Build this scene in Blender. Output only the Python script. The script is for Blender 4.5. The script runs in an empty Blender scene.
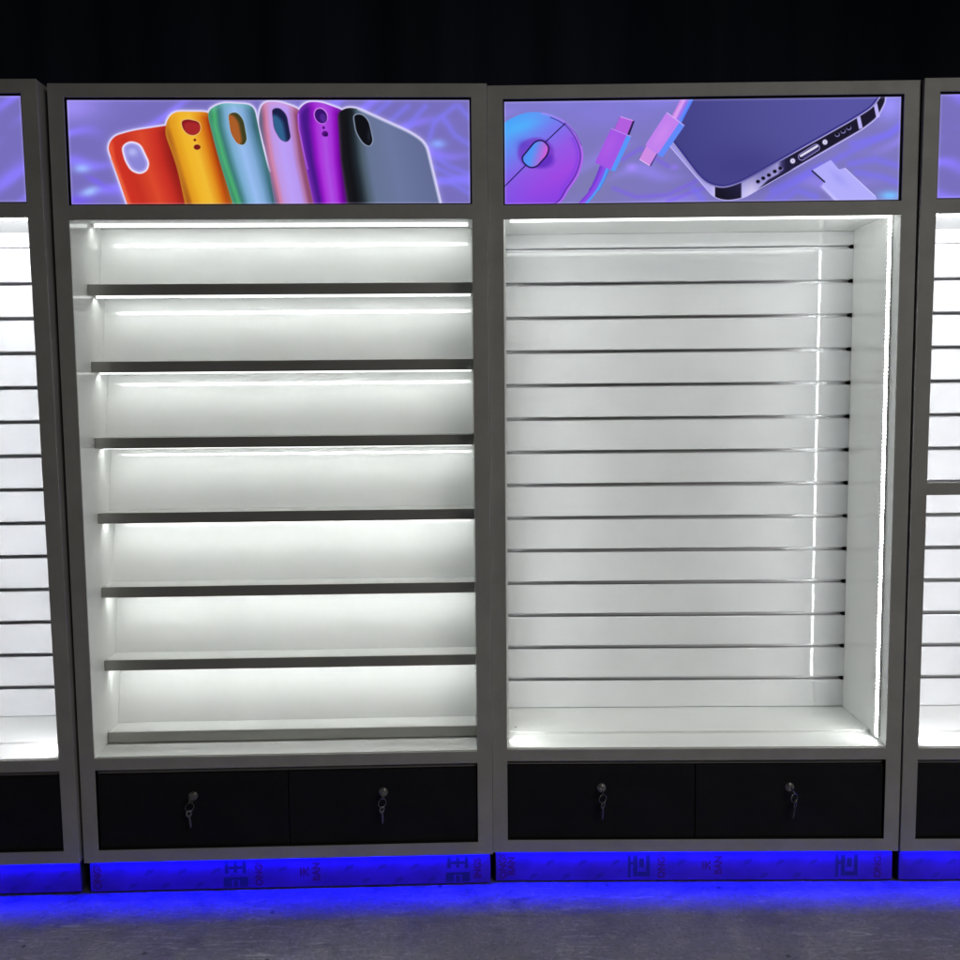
import bpy, bmesh, math, random
import numpy as np
from mathutils import Matrix, Vector

random.seed(4)
S = bpy.context.scene
COL = S.collection

# ------------------------------------------------------------------ dimensions (metres)
W = 1.2
ST = 0.044                                    # stile width
Z_TOP, Z_ST, Z_SB, Z_DT, Z_DB, Z_WT, Z_WB, Z_BOT = 2.3135, 2.2765, 1.9874, 1.9479, 0.4156, 0.3795, 0.1378, 0.10
Z_FLOOR = -0.004
U0, U1 = ST - .0006, W - ST + .0006           # inner faces of the display walls
Z_CEIL = 1.966

# ------------------------------------------------------------------ helpers
def srgb(r, g, b):
    def f(c):
        c /= 255.0
        return c / 12.92 if c <= .04045 else ((c + .055) / 1.055) ** 2.4
    return (f(r), f(g), f(b), 1.0)

class NT:
    def __init__(self, name):
        self.m = bpy.data.materials.new(name); self.m.use_nodes = True
        self.t = self.m.node_tree
        self.bsdf = self.t.nodes['Principled BSDF']
    def n(self, kind, **kw):
        nd = self.t.nodes.new(kind)
        for k, v in kw.items():
            if k in nd.inputs.keys(): nd.inputs[k].default_value = v
            else: setattr(nd, k, v)
        return nd
    def l(self, a, b): self.t.links.new(a, b)
    def set(self, **kw):
        for k, v in kw.items(): self.bsdf.inputs[k.replace('_', ' ')].default_value = v
        return self
    def ramp(self, src, stops):
        r = self.n('ShaderNodeValToRGB')
        el = r.color_ramp.elements
        while len(el) < len(stops): el.new(.5)
        for e, (p, c) in zip(el, stops): e.position = p; e.color = c
        self.l(src, r.inputs['Fac']); return r
    def bump(self, src, strength, dist, slot='Normal', prev=None):
        b = self.n('ShaderNodeBump'); b.inputs['Strength'].default_value = strength; b.inputs['Distance'].default_value = dist
        self.l(src, b.inputs['Height'])
        if prev: self.l(prev.outputs['Normal'], b.inputs['Normal'])
        self.l(b.outputs['Normal'], self.bsdf.inputs[slot]); return b

def mat_simple(name, col, rough=.5, metal=0., **kw):
    m = NT(name); m.set(Base_Color=(*col, 1), Roughness=rough, Metallic=metal, **kw)
    return m.m

def mat_paint(name, col, rough, var=.12):
    """powder coated paint: fine orange-peel bump, faint handling marks in the gloss"""
    m = NT(name); m.set(Roughness=rough)
    tc = m.n('ShaderNodeTexCoord')
    n1 = m.n('ShaderNodeTexNoise', Scale=7., Detail=6., Roughness=.65); m.l(tc.outputs['Object'], n1.inputs['Vector'])
    a = tuple(c * (1 - var) for c in col) + (1,); b = tuple(c * (1 + var) for c in col) + (1,)
    r = m.ramp(n1.outputs['Fac'], [(.3, a), (.7, b)]); m.l(r.outputs['Color'], m.bsdf.inputs['Base Color'])
    rr = m.n('ShaderNodeMapRange'); rr.inputs['To Min'].default_value = rough * .8; rr.inputs['To Max'].default_value = rough * 1.25
    n3 = m.n('ShaderNodeTexNoise', Scale=23., Detail=4.); m.l(tc.outputs['Object'], n3.inputs['Vector'])
    m.l(n3.outputs['Fac'], rr.inputs['Value']); m.l(rr.outputs['Result'], m.bsdf.inputs['Roughness'])
    n2 = m.n('ShaderNodeTexNoise', Scale=900., Detail=2.); m.l(tc.outputs['Object'], n2.inputs['Vector'])
    m.bump(n2.outputs['Fac'], .12, .0006)
    return m.m

def mat_laminate(name, col, coat_rough=.045, coat=1.0):
    """glossy white laminate: clear sharp coat over a matt white, board slightly wavy"""
    m = NT(name); m.set(Roughness=.5, Specular_IOR_Level=.12, Coat_Weight=coat, Coat_Roughness=coat_rough, Coat_IOR=1.6)
    tc = m.n('ShaderNodeTexCoord')
    n1 = m.n('ShaderNodeTexNoise', Scale=4., Detail=5., Roughness=.6); m.l(tc.outputs['Object'], n1.inputs['Vector'])
    a = tuple(c * .965 for c in col) + (1,); b = tuple(min(1, c * 1.03) for c in col) + (1,)
    r = m.ramp(n1.outputs['Fac'], [(.32, a), (.68, b)]); m.l(r.outputs['Color'], m.bsdf.inputs['Base Color'])
    n2 = m.n('ShaderNodeTexNoise', Scale=7., Detail=2.); m.l(tc.outputs['Object'], n2.inputs['Vector'])
    m.bump(n2.outputs['Fac'], .05, .0012, 'Coat Normal')
    return m.m

def mat_led(name, axis, strength, pitch=.0115, low=.12, duty=.5, col=(.965, 1, .975)):
    """LED tape: a row of bright chips along one axis of the strip"""
    m = NT(name); m.set(Base_Color=(.85, .85, .82, 1), Roughness=.5)
    tc = m.n('ShaderNodeTexCoord'); sp = m.n('ShaderNodeSeparateXYZ'); m.l(tc.outputs['Object'], sp.inputs['Vector'])
    d = m.n('ShaderNodeMath', operation='DIVIDE'); m.l(sp.outputs[axis], d.inputs[0]); d.inputs[1].default_value = pitch
    f = m.n('ShaderNodeMath', operation='FRACT'); m.l(d.outputs[0], f.inputs[0])
    g = m.n('ShaderNodeMath', operation='LESS_THAN'); m.l(f.outputs[0], g.inputs[0]); g.inputs[1].default_value = duty
    k = m.n('ShaderNodeMapRange'); m.l(g.outputs[0], k.inputs['Value'])
    k.inputs['To Min'].default_value = strength * low / (duty + (1 - duty) * low); k.inputs['To Max'].default_value = strength / (duty + (1 - duty) * low)
    m.bsdf.inputs['Emission Color'].default_value = (*col, 1)
    m.l(k.outputs['Result'], m.bsdf.inputs['Emission Strength'])
    return m.m

# ------------------------------------------------------------------ materials
M = {}
M['frame'] = mat_paint('grey powder coat', (.38, .376, .36), .5)
M['panel_grey'] = mat_paint('grey side panel', (.40, .395, .39), .5)
M['white'] = mat_laminate('white gloss laminate', (.85, .86, .845))
M['white_matt'] = mat_laminate('white matt board', (.82, .83, .82), .5, 0.)
M['white_tilt'] = mat_laminate('white acrylic board', (.83, .84, .83), .05)
M['white_slat'] = mat_laminate('white slat board', (.82, .83, .845), .04)
M['rail'] = mat_paint('grey anodised rail', (.42, .42, .395), .33, .06)
M['rail'].node_tree.nodes['Principled BSDF'].inputs['Metallic'].default_value = .5
M['alu'] = mat_paint('brushed aluminium', (.60, .60, .62), .34, .05)
M['alu'].node_tree.nodes['Principled BSDF'].inputs['Metallic'].default_value = 1.
M['black_plastic'] = mat_simple('black plastic', (.004, .004, .004), .8, Specular_IOR_Level=.1)
M['gasket'] = mat_simple('black rubber gasket', (.004, .004, .005), .6)
M['plinth'] = mat_simple('dark plinth board', (.03, .028, .03), .5)
M['drawer'] = mat_paint('black drawer board', (.012, .012, .014), .55, .2)
M['drawer'].node_tree.nodes['Principled BSDF'].inputs['Specular IOR Level'].default_value = .2
M['carcass'] = mat_simple('dark carcass board', (.012, .012, .012), .7)
M['chrome'] = mat_simple('worn chrome', (.42, .41, .39), .28, .9)
M['key'] = mat_simple('nickel key', (.17, .165, .15), .5, .7)
M['led_x'] = mat_led('led tape shelf', 'X', 19.)
M['led_x_low'] = mat_led('led tape lower shelf', 'X', 22.)
M['led_top'] = mat_led('led tape ceiling', 'X', 4.5, low=.03)
M['led_z'] = mat_led('led tape upright', 'Z', 25., low=.13, duty=.42)
M['led_side'] = mat_led('led tape side cabinet', 'Z', 44., col=(.95, .96, 1))
m = NT('lit frosted led cover'); m.set(Base_Color=(.85, .85, .83, 1), Emission_Color=(.965, 1, .975, 1), Emission_Strength=1.8); M['led_cover'] = m.m
m = NT('lit side led cover'); m.set(Base_Color=(.85, .85, .83, 1), Emission_Color=(.965, 1, .975, 1), Emission_Strength=2.); M['led_cover_side'] = m.m
M['diffuser'] = mat_simple('frosted led profile', (.85, .85, .85), .4)
m = NT('blue led tape'); m.set(Base_Color=(.1, .1, .8, 1), Emission_Color=(0, 0, 1, 1), Emission_Strength=170.); M['blue'] = m.m

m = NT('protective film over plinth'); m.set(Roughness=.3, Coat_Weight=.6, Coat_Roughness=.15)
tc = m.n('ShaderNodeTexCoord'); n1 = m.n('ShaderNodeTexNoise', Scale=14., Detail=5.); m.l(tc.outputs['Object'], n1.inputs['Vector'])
r = m.ramp(n1.outputs['Fac'], [(.3, (.062, .018, .19, 1)), (.7, (.092, .028, .27, 1))])  # blue tint carries the led's saturated blue light in the film colour
at = m.n('ShaderNodeAttribute', attribute_name='ink'); sp = m.n('ShaderNodeSeparateColor'); m.l(at.outputs['Color'], sp.inputs['Color'])
prev = r.outputs['Color']
for ch, colr in (('Green', (.02, .02, .07, 1)), ('Red', (.085, .006, .03, 1))):
    mx = m.n('ShaderNodeMix', data_type='RGBA'); k = m.n('ShaderNodeMath', operation='MULTIPLY'); k.inputs[1].default_value = 1.; m.l(sp.outputs[ch], k.inputs[0]); m.l(k.outputs[0], mx.inputs['Factor'])
    m.l(prev, mx.inputs[6]); mx.inputs[7].default_value = colr; prev = mx.outputs[2]
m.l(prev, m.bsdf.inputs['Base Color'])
mp = m.n('ShaderNodeMapping'); mp.inputs['Scale'].default_value = (1, 1, 4); m.l(tc.outputs['Object'], mp.inputs['Vector'])
n2 = m.n('ShaderNodeTexNoise', Scale=16., Detail=4., Distortion=1.2); m.l(mp.outputs['Vector'], n2.inputs['Vector'])
m.bump(n2.outputs['Fac'], .10, .004); M['film'] = m.m

m = NT('dusty concrete floor'); m.set(Roughness=.5)
tc = m.n('ShaderNodeTexCoord'); O = tc.outputs['Object']
def fnoise(scale, detail, rough, dist=0., vec=None):
    n = m.n('ShaderNodeTexNoise', Scale=scale, Detail=detail, Roughness=rough, Distortion=dist); m.l(vec or O, n.inputs['Vector']); return n.outputs['Fac']
def fmix(kind, fac, a, b):
    x = m.n('ShaderNodeMix', data_type='RGBA', blend_type=kind)
    if isinstance(fac, float): x.inputs['Factor'].default_value = fac
    else: m.l(fac, x.inputs['Factor'])
    m.l(a, x.inputs[6])
    if isinstance(b, tuple): x.inputs[7].default_value = b
    else: m.l(b, x.inputs[7])
    return x.outputs[2]
big = fnoise(1.8, 6., .6, .8); mid = fnoise(17., 8., .72, .3); fine = fnoise(95., 5., .75)
c = m.ramp(big, [(.3, (.11, .105, .12, 1)), (.5, (.165, .155, .17, 1)), (.72, (.23, .22, .225, 1))]).outputs['Color']
c = fmix('MULTIPLY', 1., c, m.ramp(mid, [(.30, (.5, .5, .5, 1)), (.46, (.92, .92, .92, 1)), (.58, (1.05, 1.05, 1.05, 1)), (.72, (1.55, 1.52, 1.48, 1))]).outputs['Color'])
c = fmix('MULTIPLY', 1., c, m.ramp(fine, [(.33, (.5, .5, .5, 1)), (.44, (.95, .95, .95, 1)), (.59, (1.05, 1.05, 1.05, 1)), (.68, (2.0, 1.95, 1.9, 1))]).outputs['Color'])
mp = m.n('ShaderNodeMapping'); mp.inputs['Scale'].default_value = (2.2, 13., 1); mp.inputs['Rotation'].default_value = (0, 0, .3); m.l(O, mp.inputs['Vector'])
scr = fnoise(4., 10., .8, 1.6, mp.outputs['Vector'])                      # pale trowel and drag marks
patch = fnoise(2.6, 4., .6, 1.)
sm = fmix('MULTIPLY', 1., m.ramp(scr, [(.53, (0, 0, 0, 1)), (.60, (.4, .4, .4, 1)), (.68, (1, 1, 1, 1))]).outputs['Color'], m.ramp(patch, [(.42, (.12, .12, .12, 1)), (.62, (1, 1, 1, 1))]).outputs['Color'])
c = fmix('MIX', sm, c, (.52, .50, .49, 1))
vo = m.n('ShaderNodeTexVoronoi', Scale=9.); m.l(O, vo.inputs['Vector'])      # dark crumbs and drips
c = fmix('MIX', m.ramp(vo.outputs['Distance'], [(.045, (1, 1, 1, 1)), (.075, (0, 0, 0, 1))]).outputs['Color'], c, (.03, .03, .03, 1))
m.l(c, m.bsdf.inputs['Base Color'])
rr = m.ramp(mid, [(.35, (.34, .34, .34, 1)), (.65, (.66, .66, .66, 1))]); m.l(rr.outputs['Color'], m.bsdf.inputs['Roughness'])
b1 = m.bump(fine, .55, .004)
m.bump(mid, .6, .012, prev=b1)
M['floor'] = m.m
m = NT('black cloth backdrop'); m.set(Roughness=1., Specular_IOR_Level=0.)
tc = m.n('ShaderNodeTexCoord'); mp = m.n('ShaderNodeMapping'); mp.inputs['Scale'].default_value = (3, 3, .15); m.l(tc.outputs['Object'], mp.inputs['Vector'])
n1 = m.n('ShaderNodeTexNoise', Scale=1.5, Detail=3.); m.l(mp.outputs['Vector'], n1.inputs['Vector'])
r = m.ramp(n1.outputs['Fac'], [(.35, (.03, .036, .06, 1)), (.7, (.055, .062, .09, 1))]); m.l(r.outputs['Color'], m.bsdf.inputs['Base Color'])
M['cloth'] = m.m
m = NT('backlit print'); m.set(Base_Color=(.008, .008, .008, 1), Roughness=.6, Specular_IOR_Level=.12)
at = m.n('ShaderNodeAttribute', attribute_name='print'); m.l(at.outputs['Color'], m.bsdf.inputs['Emission Color'])
m.bsdf.inputs['Emission Strength'].default_value = .87; M['print'] = m.m

# ------------------------------------------------------------------ mesh builders
def box(bm, u0, u1, v0, v1, z0, z1, mi=0):
    vs = [bm.verts.new(p) for p in ((u0, v0, z0), (u1, v0, z0), (u1, v1, z0), (u0, v1, z0), (u0, v0, z1), (u1, v0, z1), (u1, v1, z1), (u0, v1, z1))]
    for f in ((0, 1, 5, 4), (1, 2, 6, 5), (2, 3, 7, 6), (3, 0, 4, 7), (4, 5, 6, 7), (3, 2, 1, 0)):
        bm.faces.new([vs[i] for i in f]).material_index = mi

def led_box(name, tape, parent, dims, lit, glow=(), cover='led_cover'):
    """strip in a profile: the tape shines from the faces in lit, the frosted cover glows on the faces in glow"""
    bm = bmesh.new(); box(bm, *dims); bm.faces.ensure_lookup_table()
    for i, f in enumerate(bm.faces): f.material_index = 0 if i in lit else 1 if i in glow else 2
    return obj(name, bm, [tape, M[cover], M['diffuser']], parent)

def wedge_led(parent, u0, u1, z0, z1, tape='led_x'):
    """shelf tape whose lit face looks down and back at the board"""
    bm = bmesh.new(); prism_u(bm, [(.1520, z0), (.1610, z0 + .0036), (.1610, z1), (.1520, z1)], u0, u1, 2)
    bm.faces.ensure_lookup_table(); bm.faces[0].material_index = 0; bm.faces[3].material_index = 1
    return obj('led_strip', bm, [M[tape], M['led_cover'], M['diffuser']], parent)

def prism_u(bm, prof, u0, u1, mi=0):
    """extrude a (v, z) profile along u"""
    a = [bm.verts.new((u0, v, z)) for v, z in prof]; b = [bm.verts.new((u1, v, z)) for v, z in prof]
    n = len(prof)
    for i in range(n):
        bm.faces.new((a[i], a[(i + 1) % n], b[(i + 1) % n], b[i])).material_index = mi
    bm.faces.new(a[::-1]).material_index = mi; bm.faces.new(b).material_index = mi

def cyl(bm, c, axis, r, h, n=28, r2=None, mi=0):
    """closed cylinder from c along axis"""
    axis = Vector(axis).normalized(); q = Vector((0, 0, 1)).rotation_difference(axis); r2 = r if r2 is None else r2
    A = [bm.verts.new(Vector(c) + q @ Vector((r * math.cos(t), r * math.sin(t), 0))) for t in [2 * math.pi * i / n for i in range(n)]]
    B = [bm.verts.new(Vector(c) + q @ Vector((r2 * math.cos(t), r2 * math.sin(t), h))) for t in [2 * math.pi * i / n for i in range(n)]]
    for i in range(n): bm.faces.new((A[i], A[(i + 1) % n], B[(i + 1) % n], B[i])).material_index = mi
    bm.faces.new(A[::-1]).material_index = mi; bm.faces.new(B).material_index = mi

def torus(bm, c, R, r, rot, n=36, k=8, flat=1.):
    rot = rot.to_3x3(); ring = []
    for i in range(n):
        t = 2 * math.pi * i / n; row = []
        for j in range(k):
            s = 2 * math.pi * j / k
            p = Vector(((R + r * math.cos(s)) * math.cos(t), flat * r * math.sin(s), (R + r * math.cos(s)) * math.sin(t)))
            row.append(bm.verts.new(Vector(c) + rot @ p))
        ring.append(row)
    for i in range(n):
        for j in range(k):
            bm.faces.new((ring[i][j], ring[(i + 1) % n][j], ring[(i + 1) % n][(j + 1) % k], ring[i][(j + 1) % k]))

def obj(name, bm, mats, parent=None, bevel=0., smooth=False):
    bmesh.ops.recalc_face_normals(bm, faces=bm.faces)
    me = bpy.data.meshes.new(name); bm.to_mesh(me); bm.free()
    for mt in (mats if isinstance(mats, (list, tuple)) else [mats]): me.materials.append(mt)
    if smooth:
        for p in me.polygons: p.use_smooth = True
    o = bpy.data.objects.new(name, me); COL.objects.link(o)
    if parent: o.parent = parent
    if bevel:
        b = o.modifiers.new('bevel', 'BEVEL'); b.width = bevel; b.segments = 2; b.limit_method = 'ANGLE'; b.angle_limit = math.radians(40)
        for p in me.polygons: p.use_smooth = True
        wn = o.modifiers.new('wn', 'WEIGHTED_NORMAL'); wn.keep_sharp = True
    return o

def part_box(name, mat, parent, dims, bevel=0.):
    bm = bmesh.new(); box(bm, *dims); return obj(name, bm, mat, parent, bevel)

def thing(name, label, cat, loc, rot=(0, 0, 0), group=None):
    e = bpy.data.objects.new(name, None); COL.objects.link(e); e.empty_display_size = .1
    e.location = loc; e.rotation_euler = rot; e['label'] = label; e['category'] = cat
    if group: e['group'] = group
    return e

def grid_plate(bm, us, zs, v0, v1, hole):
    """plate with rectangular holes, one outline, given thickness"""
    cells = {(i, j) for i in range(len(us) - 1) for j in range(len(zs) - 1) if not hole(i, j)}
    F = {}; B = {}
    def vt(d, i, j, v):
        if (i, j) not in d: d[(i, j)] = bm.verts.new((us[i], v, zs[j]))
        return d[(i, j)]
    for i, j in cells:
        bm.faces.new([vt(F, *k, v0) for k in ((i, j), (i + 1, j), (i + 1, j + 1), (i, j + 1))])
        bm.faces.new([vt(B, *k, v1) for k in ((i, j + 1), (i + 1, j + 1), (i + 1, j), (i, j))])
        for (a, b, nb) in (((i, j), (i + 1, j), (i, j - 1)), ((i + 1, j), (i + 1, j + 1), (i + 1, j)), ((i + 1, j + 1), (i, j + 1), (i, j + 1)), ((i, j + 1), (i, j), (i - 1, j))):
            if nb not in cells:
                bm.faces.new((vt(F, *a, v0), vt(F, *b, v0), vt(B, *b, v1), vt(B, *a, v1)))
    bmesh.ops.recalc_face_normals(bm, faces=bm.faces)
    bmesh.ops.dissolve_limit(bm, angle_limit=.01, verts=bm.verts, edges=bm.edges)

def text_mesh(bm, body, size, place, mi):
    cu = bpy.data.curves.new('t', 'FONT'); cu.body = body; cu.size = size; cu.align_x = 'CENTER'; cu.align_y = 'CENTER'; cu.resolution_u = 3; cu.offset = .0011
    o = bpy.data.objects.new('t', cu); COL.objects.link(o)
    dg = bpy.context.evaluated_depsgraph_get(); me = o.evaluated_get(dg).to_mesh()
    vs = [bm.verts.new(place @ v.co) for v in me.vertices]
    for p in me.polygons:
        try: bm.faces.new([vs[i] for i in p.vertices]).material_index = mi
        except ValueError: pass
    o.evaluated_get(dg).to_mesh_clear(); bpy.data.objects.remove(o); bpy.data.curves.remove(cu)

# ------------------------------------------------------------------ the printed light-box artwork (flat print, colours per vertex)
def smooth_poly(P, k=6, closed=True):
    P = np.array(P, float); n = len(P); out = []
    for i in range(n):
        p0, p1, p2, p3 = P[(i - 1) % n], P[i], P[(i + 1) % n], P[(i + 2) % n]
        for t in np.linspace(0, 1, k, endpoint=False):
            out.append(.5 * ((2 * p1) + (-p0 + p2) * t + (2 * p0 - 5 * p1 + 4 * p2 - p3) * t * t + (-p0 + 3 * p1 - 3 * p2 + p3) * t ** 3))
    return np.array(out)

def round_poly(P, r, k=5):
    """polygon with its corners rounded; r a number or one per corner"""
    P = np.array(P, float); n = len(P); out = []
    rs = [r] * n if np.isscalar(r) else r
    for i in range(n):
        a, b, c = P[i - 1], P[i], P[(i + 1) % n]
        la, lc = np.linalg.norm(a - b), np.linalg.norm(c - b); q = min(rs[i], la * .49, lc * .49)
        if q <= 0: out.append(b); continue
        s, e = b + (a - b) / la * q, b + (c - b) / lc * q
        for t in np.linspace(0, 1, k): out.append((1 - t) ** 2 * s + 2 * t * (1 - t) * b + t * t * e)
    return np.array(out)

def sdf(P, X, Y):
    """signed distance to a polygon, negative inside (evaluated near its box only)"""
    P = np.asarray(P, float); d = np.full(X.shape, 1e3)
    x0, y0 = P.min(0) - 45; x1, y1 = P.max(0) + 45
    k = (X > x0) & (X < x1) & (Y > y0) & (Y < y1)
    x, y = X[k], Y[k]; dd = np.full(x.shape, 1e12); s = np.zeros(x.shape, bool)
    for a, b in zip(P, np.roll(P, -1, 0)):
        e = b - a; L = e @ e
        if L < 1e-12: continue
        t = np.clip(((x - a[0]) * e[0] + (y - a[1]) * e[1]) / L, 0, 1)
        dd = np.minimum(dd, (x - a[0] - t * e[0]) ** 2 + (y - a[1] - t * e[1]) ** 2)
        c = ((a[1] > y) != (b[1] > y)); 
        if e[1] != 0: s ^= c & (x < (b[0] - a[0]) * (y - a[1]) / e[1] + a[0])
    d[k] = np.where(s, -1, 1) * np.sqrt(dd); return d

def line_d(P, X, Y):
    d = np.full(X.shape, 1e12)
    for a, b in zip(np.array(P, float)[:-1], np.array(P, float)[1:]):
        e = b - a; L = e @ e + 1e-9; t = np.clip(((X - a[0]) * e[0] + (Y - a[1]) * e[1]) / L, 0, 1)
        d = np.minimum(d, (X - a[0] - t * e[0]) ** 2 + (Y - a[1] - t * e[1]) ** 2)
    return np.sqrt(d)

def cov(d, soft=2.2): return np.clip(.5 - d / soft, 0, 1)
class Art:
    def __init__(s, X, Y): s.X, s.Y = X, Y; s.c = np.zeros(X.shape + (3,))
    def put(s, a, col):
        col = np.asarray(col, float)
        s.c = s.c * (1 - a[..., None]) + col * a[..., None]
    def poly(s, P, col, soft=2.2, alpha=1.): d = sdf(P, s.X, s.Y); s.put(cov(d, soft) * alpha, col); return d
    def line(s, P, w, col, soft=2.2, alpha=1.): s.put(cov(line_d(P, s.X, s.Y) - w / 2, soft) * alpha, col)
    def dot(s, x, y, rx, ry, col, soft=2., alpha=1., ang=0.):
        ca, sa = math.cos(ang), math.sin(ang); dx, dy = s.X - x, s.Y - y
        u, v = dx * ca + dy * sa, -dx * sa + dy * ca
        d = (np.sqrt((u / rx) ** 2 + (v / ry) ** 2) - 1) * min(rx, ry); s.put(cov(d, soft) * alpha, col)
    def glow(s, x, y, rx, ry, col, a, ang=0.):
        ca, sa = math.cos(ang), math.sin(ang); dx, dy = s.X - x, s.Y - y
        u, v = dx * ca + dy * sa, -dx * sa + dy * ca
        s.put(a * np.exp(-(u / rx) ** 2 - (v / ry) ** 2), col)
def grad(t, stops):
    t = np.clip(t, 0, 1); p = [q[0] for q in stops]
    return np.stack([np.interp(t, p, [q[1][i] for q in stops]) for i in range(3)], -1)
def waves(A, seed, lo=(118, 110, 188), hi=(137, 122, 248)):
    X, Y = A.X, A.Y; r = np.random.RandomState(seed); ph = r.rand(8) * 6.28
    wx = X + 60 * np.sin(Y / 95 + ph[0]) + 40 * np.sin(X / 160 + ph[1]); wy = Y + 45 * np.sin(X / 120 + ph[2]) + 20 * np.sin((X + Y) / 60 + ph[3])
    f = .5 + .5 * np.sin(wy / 24 + wx / 75 + ph[4]); g = .5 + .5 * np.sin(wx / 130 - wy / 70 + ph[5])
    w = np.clip(f ** 3 * g * 1.1, 0, 1)
    A.c[:] = np.array(lo) + (np.array(hi) - np.array(lo)) * w[..., None]

def art_cases(A):
    X, Y = A.X, A.Y; D = 872.7
    waves(A, 3)
    A.glow(20, 60, 150, 70, (165, 148, 255), .8); A.glow(85, 335, 34, 20, (160, 190, 255), .9); A.glow(118, 440, 42, 20, (165, 195, 255), .95, -.4)
    A.glow(70, 480, 70, 25, (120, 90, 250), .7); A.glow(150, 395, 55, 14, (125, 100, 250), .7, .5)
    A.glow(D + 775, 228, 34, 20, (140, 165, 255), 1.)
    for P in (((D + 770, 290), (D + 830, 330), (D + 915, 365)), ((D + 790, 385), (D + 850, 410), (D + 915, 450)), ((D + 640, 60), (D + 560, 130)), ((D + 720, 60), (D + 640, 150)), ((D + 800, 110), (D + 850, 190), (D + 915, 230)), ((D + 560, 40), (D + 500, 90)), ((D + 850, 60), (D + 760, 130), (D + 740, 200)), ((D + 760, 330), (D + 915, 410)), ((D + 915, 110), (D + 870, 60))):
        A.put(.6 * np.exp(-(line_d(P, X, Y) / 14) ** 2), (128, 122, 250))
    red = round_poly([(292, 520), (196, 238), (222, 192), (300, 168), (470, 142), (560, 520)], [0, 40, 28, 50, 0, 0])
    yel = round_poly([(540, 520), (500, 330), (440, 165), (472, 82), (650, 84), (690, 250), (750, 520)], [0, 60, 60, 45, 40, 90, 0])
    mint = round_poly([(752, 520), (672, 260), (628, 80), (690, 44), (835, 52), (876, 250), (950, 520)], [0, 90, 40, 40, 40, 80, 0])
    pink = round_poly([(932, 520), (892, 280), (852, 120), (872, 40), (D + 70, 38), (D + 175, 75), (D + 188, 280), (D + 240, 520)], [0, 80, 90, 40, 40, 40, 90, 0])
    purp = round_poly([(D + 232, 520), (D + 182, 290), (D + 148, 90), (D + 190, 40), (D + 255, 40), (D + 365, 80), (D + 385, 520)], [0, 80, 60, 30, 40, 30, 0])
    grey = round_poly([(D + 378, 520), (D + 345, 300), (D + 330, 90), (D + 370, 66), (D + 415, 68), (D + 655, 178), (D + 722, 225), (D + 792, 520)], [0, 80, 50, 20, 30, 60, 90, 0])
    allp = [red, yel, mint, pink, purp, grey]
    dm = np.minimum.reduce([sdf(p, X, Y) for p in allp])
    A.put(.95 * np.clip(1 - (dm - 3) / 9, 0, 1), (238, 232, 255))
    A.put(.3 * np.exp(-(np.maximum(dm, 0) / 18) ** 2) * (dm > 0), (205, 195, 255))
    def case(P, lx, rx, stops, top=None, edge=(0, 0, 0), ew=0):
        d = sdf(P, X, Y); yy = [40, 150, 300, 520]
        L = np.interp(Y, yy, lx); R = np.interp(Y, yy, rx); col = grad((X - L) / (R - L), stops)
        if top is not None:
            k = np.clip(1 + d / 26, 0, 1)[..., None]; col = col * (1 - .55 * k) + np.array(top) * .55 * k
        A.put(cov(d), col); return d
    case(red, (190, 195, 220, 300), (480, 490, 520, 590), [(0, (240, 100, 60)), (.06, (205, 50, 35)), (.22, (196, 48, 34)), (.48, (218, 72, 44)), (.7, (196, 46, 36)), (.86, (146, 28, 24)), (1, (86, 12, 14))], (208, 62, 40))
    A.line([(215, 290), (255, 390), (290, 500)], 8, (238, 110, 70), 9, .7)
    st = round_poly([(258, 238), (292, 214), (338, 226), (378, 312), (368, 346), (338, 360), (300, 346), (272, 300)], 26)
    dd = sdf(st, X, Y); A.put(cov(dd - 3, 5), (240, 232, 255)); A.put(cov(dd + 5, 3), (138, 132, 212)); A.glow(305, 262, 24, 20, (185, 190, 250), .8); A.put(.5 * np.exp(-((dd + 8) / 6) ** 2) * (dd < 0), (200, 190, 250))
    case(yel, (450, 450, 495, 560), (645, 670, 705, 762), [(0, (150, 70, 20)), (.1, (222, 150, 30)), (.3, (238, 180, 42)), (.5, (240, 186, 52)), (.68, (222, 140, 30)), (.82, (190, 80, 15)), (.92, (110, 28, 12)), (1, (62, 10, 12))], (236, 176, 50))
    hole = round_poly([(516, 124), (545, 116), (598, 128), (603, 168), (578, 190), (545, 184), (524, 160)], 22)
    dd = sdf(hole, X, Y); A.put(cov(dd - 3, 3), (235, 200, 120)); A.put(cov(dd), (135, 22, 32)); A.put(cov(sdf(hole + np.array([10, 12]), X, Y), 8) * cov(dd), (165, 38, 40))
    A.dot(577, 209, 6, 6, (120, 25, 20)); A.dot(586, 240, 17, 14, (235, 190, 80)); A.dot(587, 241, 15, 12, (120, 20, 22))
    case(mint, (640, 650, 690, 765), (842, 860, 902, 948), [(0, (40, 120, 70)), (.08, (75, 175, 110)), (.18, (60, 120, 120)), (.32, (120, 170, 205)), (.52, (152, 188, 240)), (.7, (130, 170, 215)), (.84, (85, 130, 160)), (.94, (20, 50, 66)), (1, (14, 30, 45))], (110, 185, 180))
    hole = round_poly([(722, 92), (760, 84), (790, 118), (806, 208), (792, 234), (762, 226), (734, 180)], 24)
    dd = sdf(hole, X, Y); A.put(cov(dd - 2, 3), (170, 205, 215)); A.put(cov(dd), (62, 62, 32)); A.put(cov(sdf(hole - np.array([22, -8]), X, Y), 14) * cov(dd), (168, 92, 40))
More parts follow.
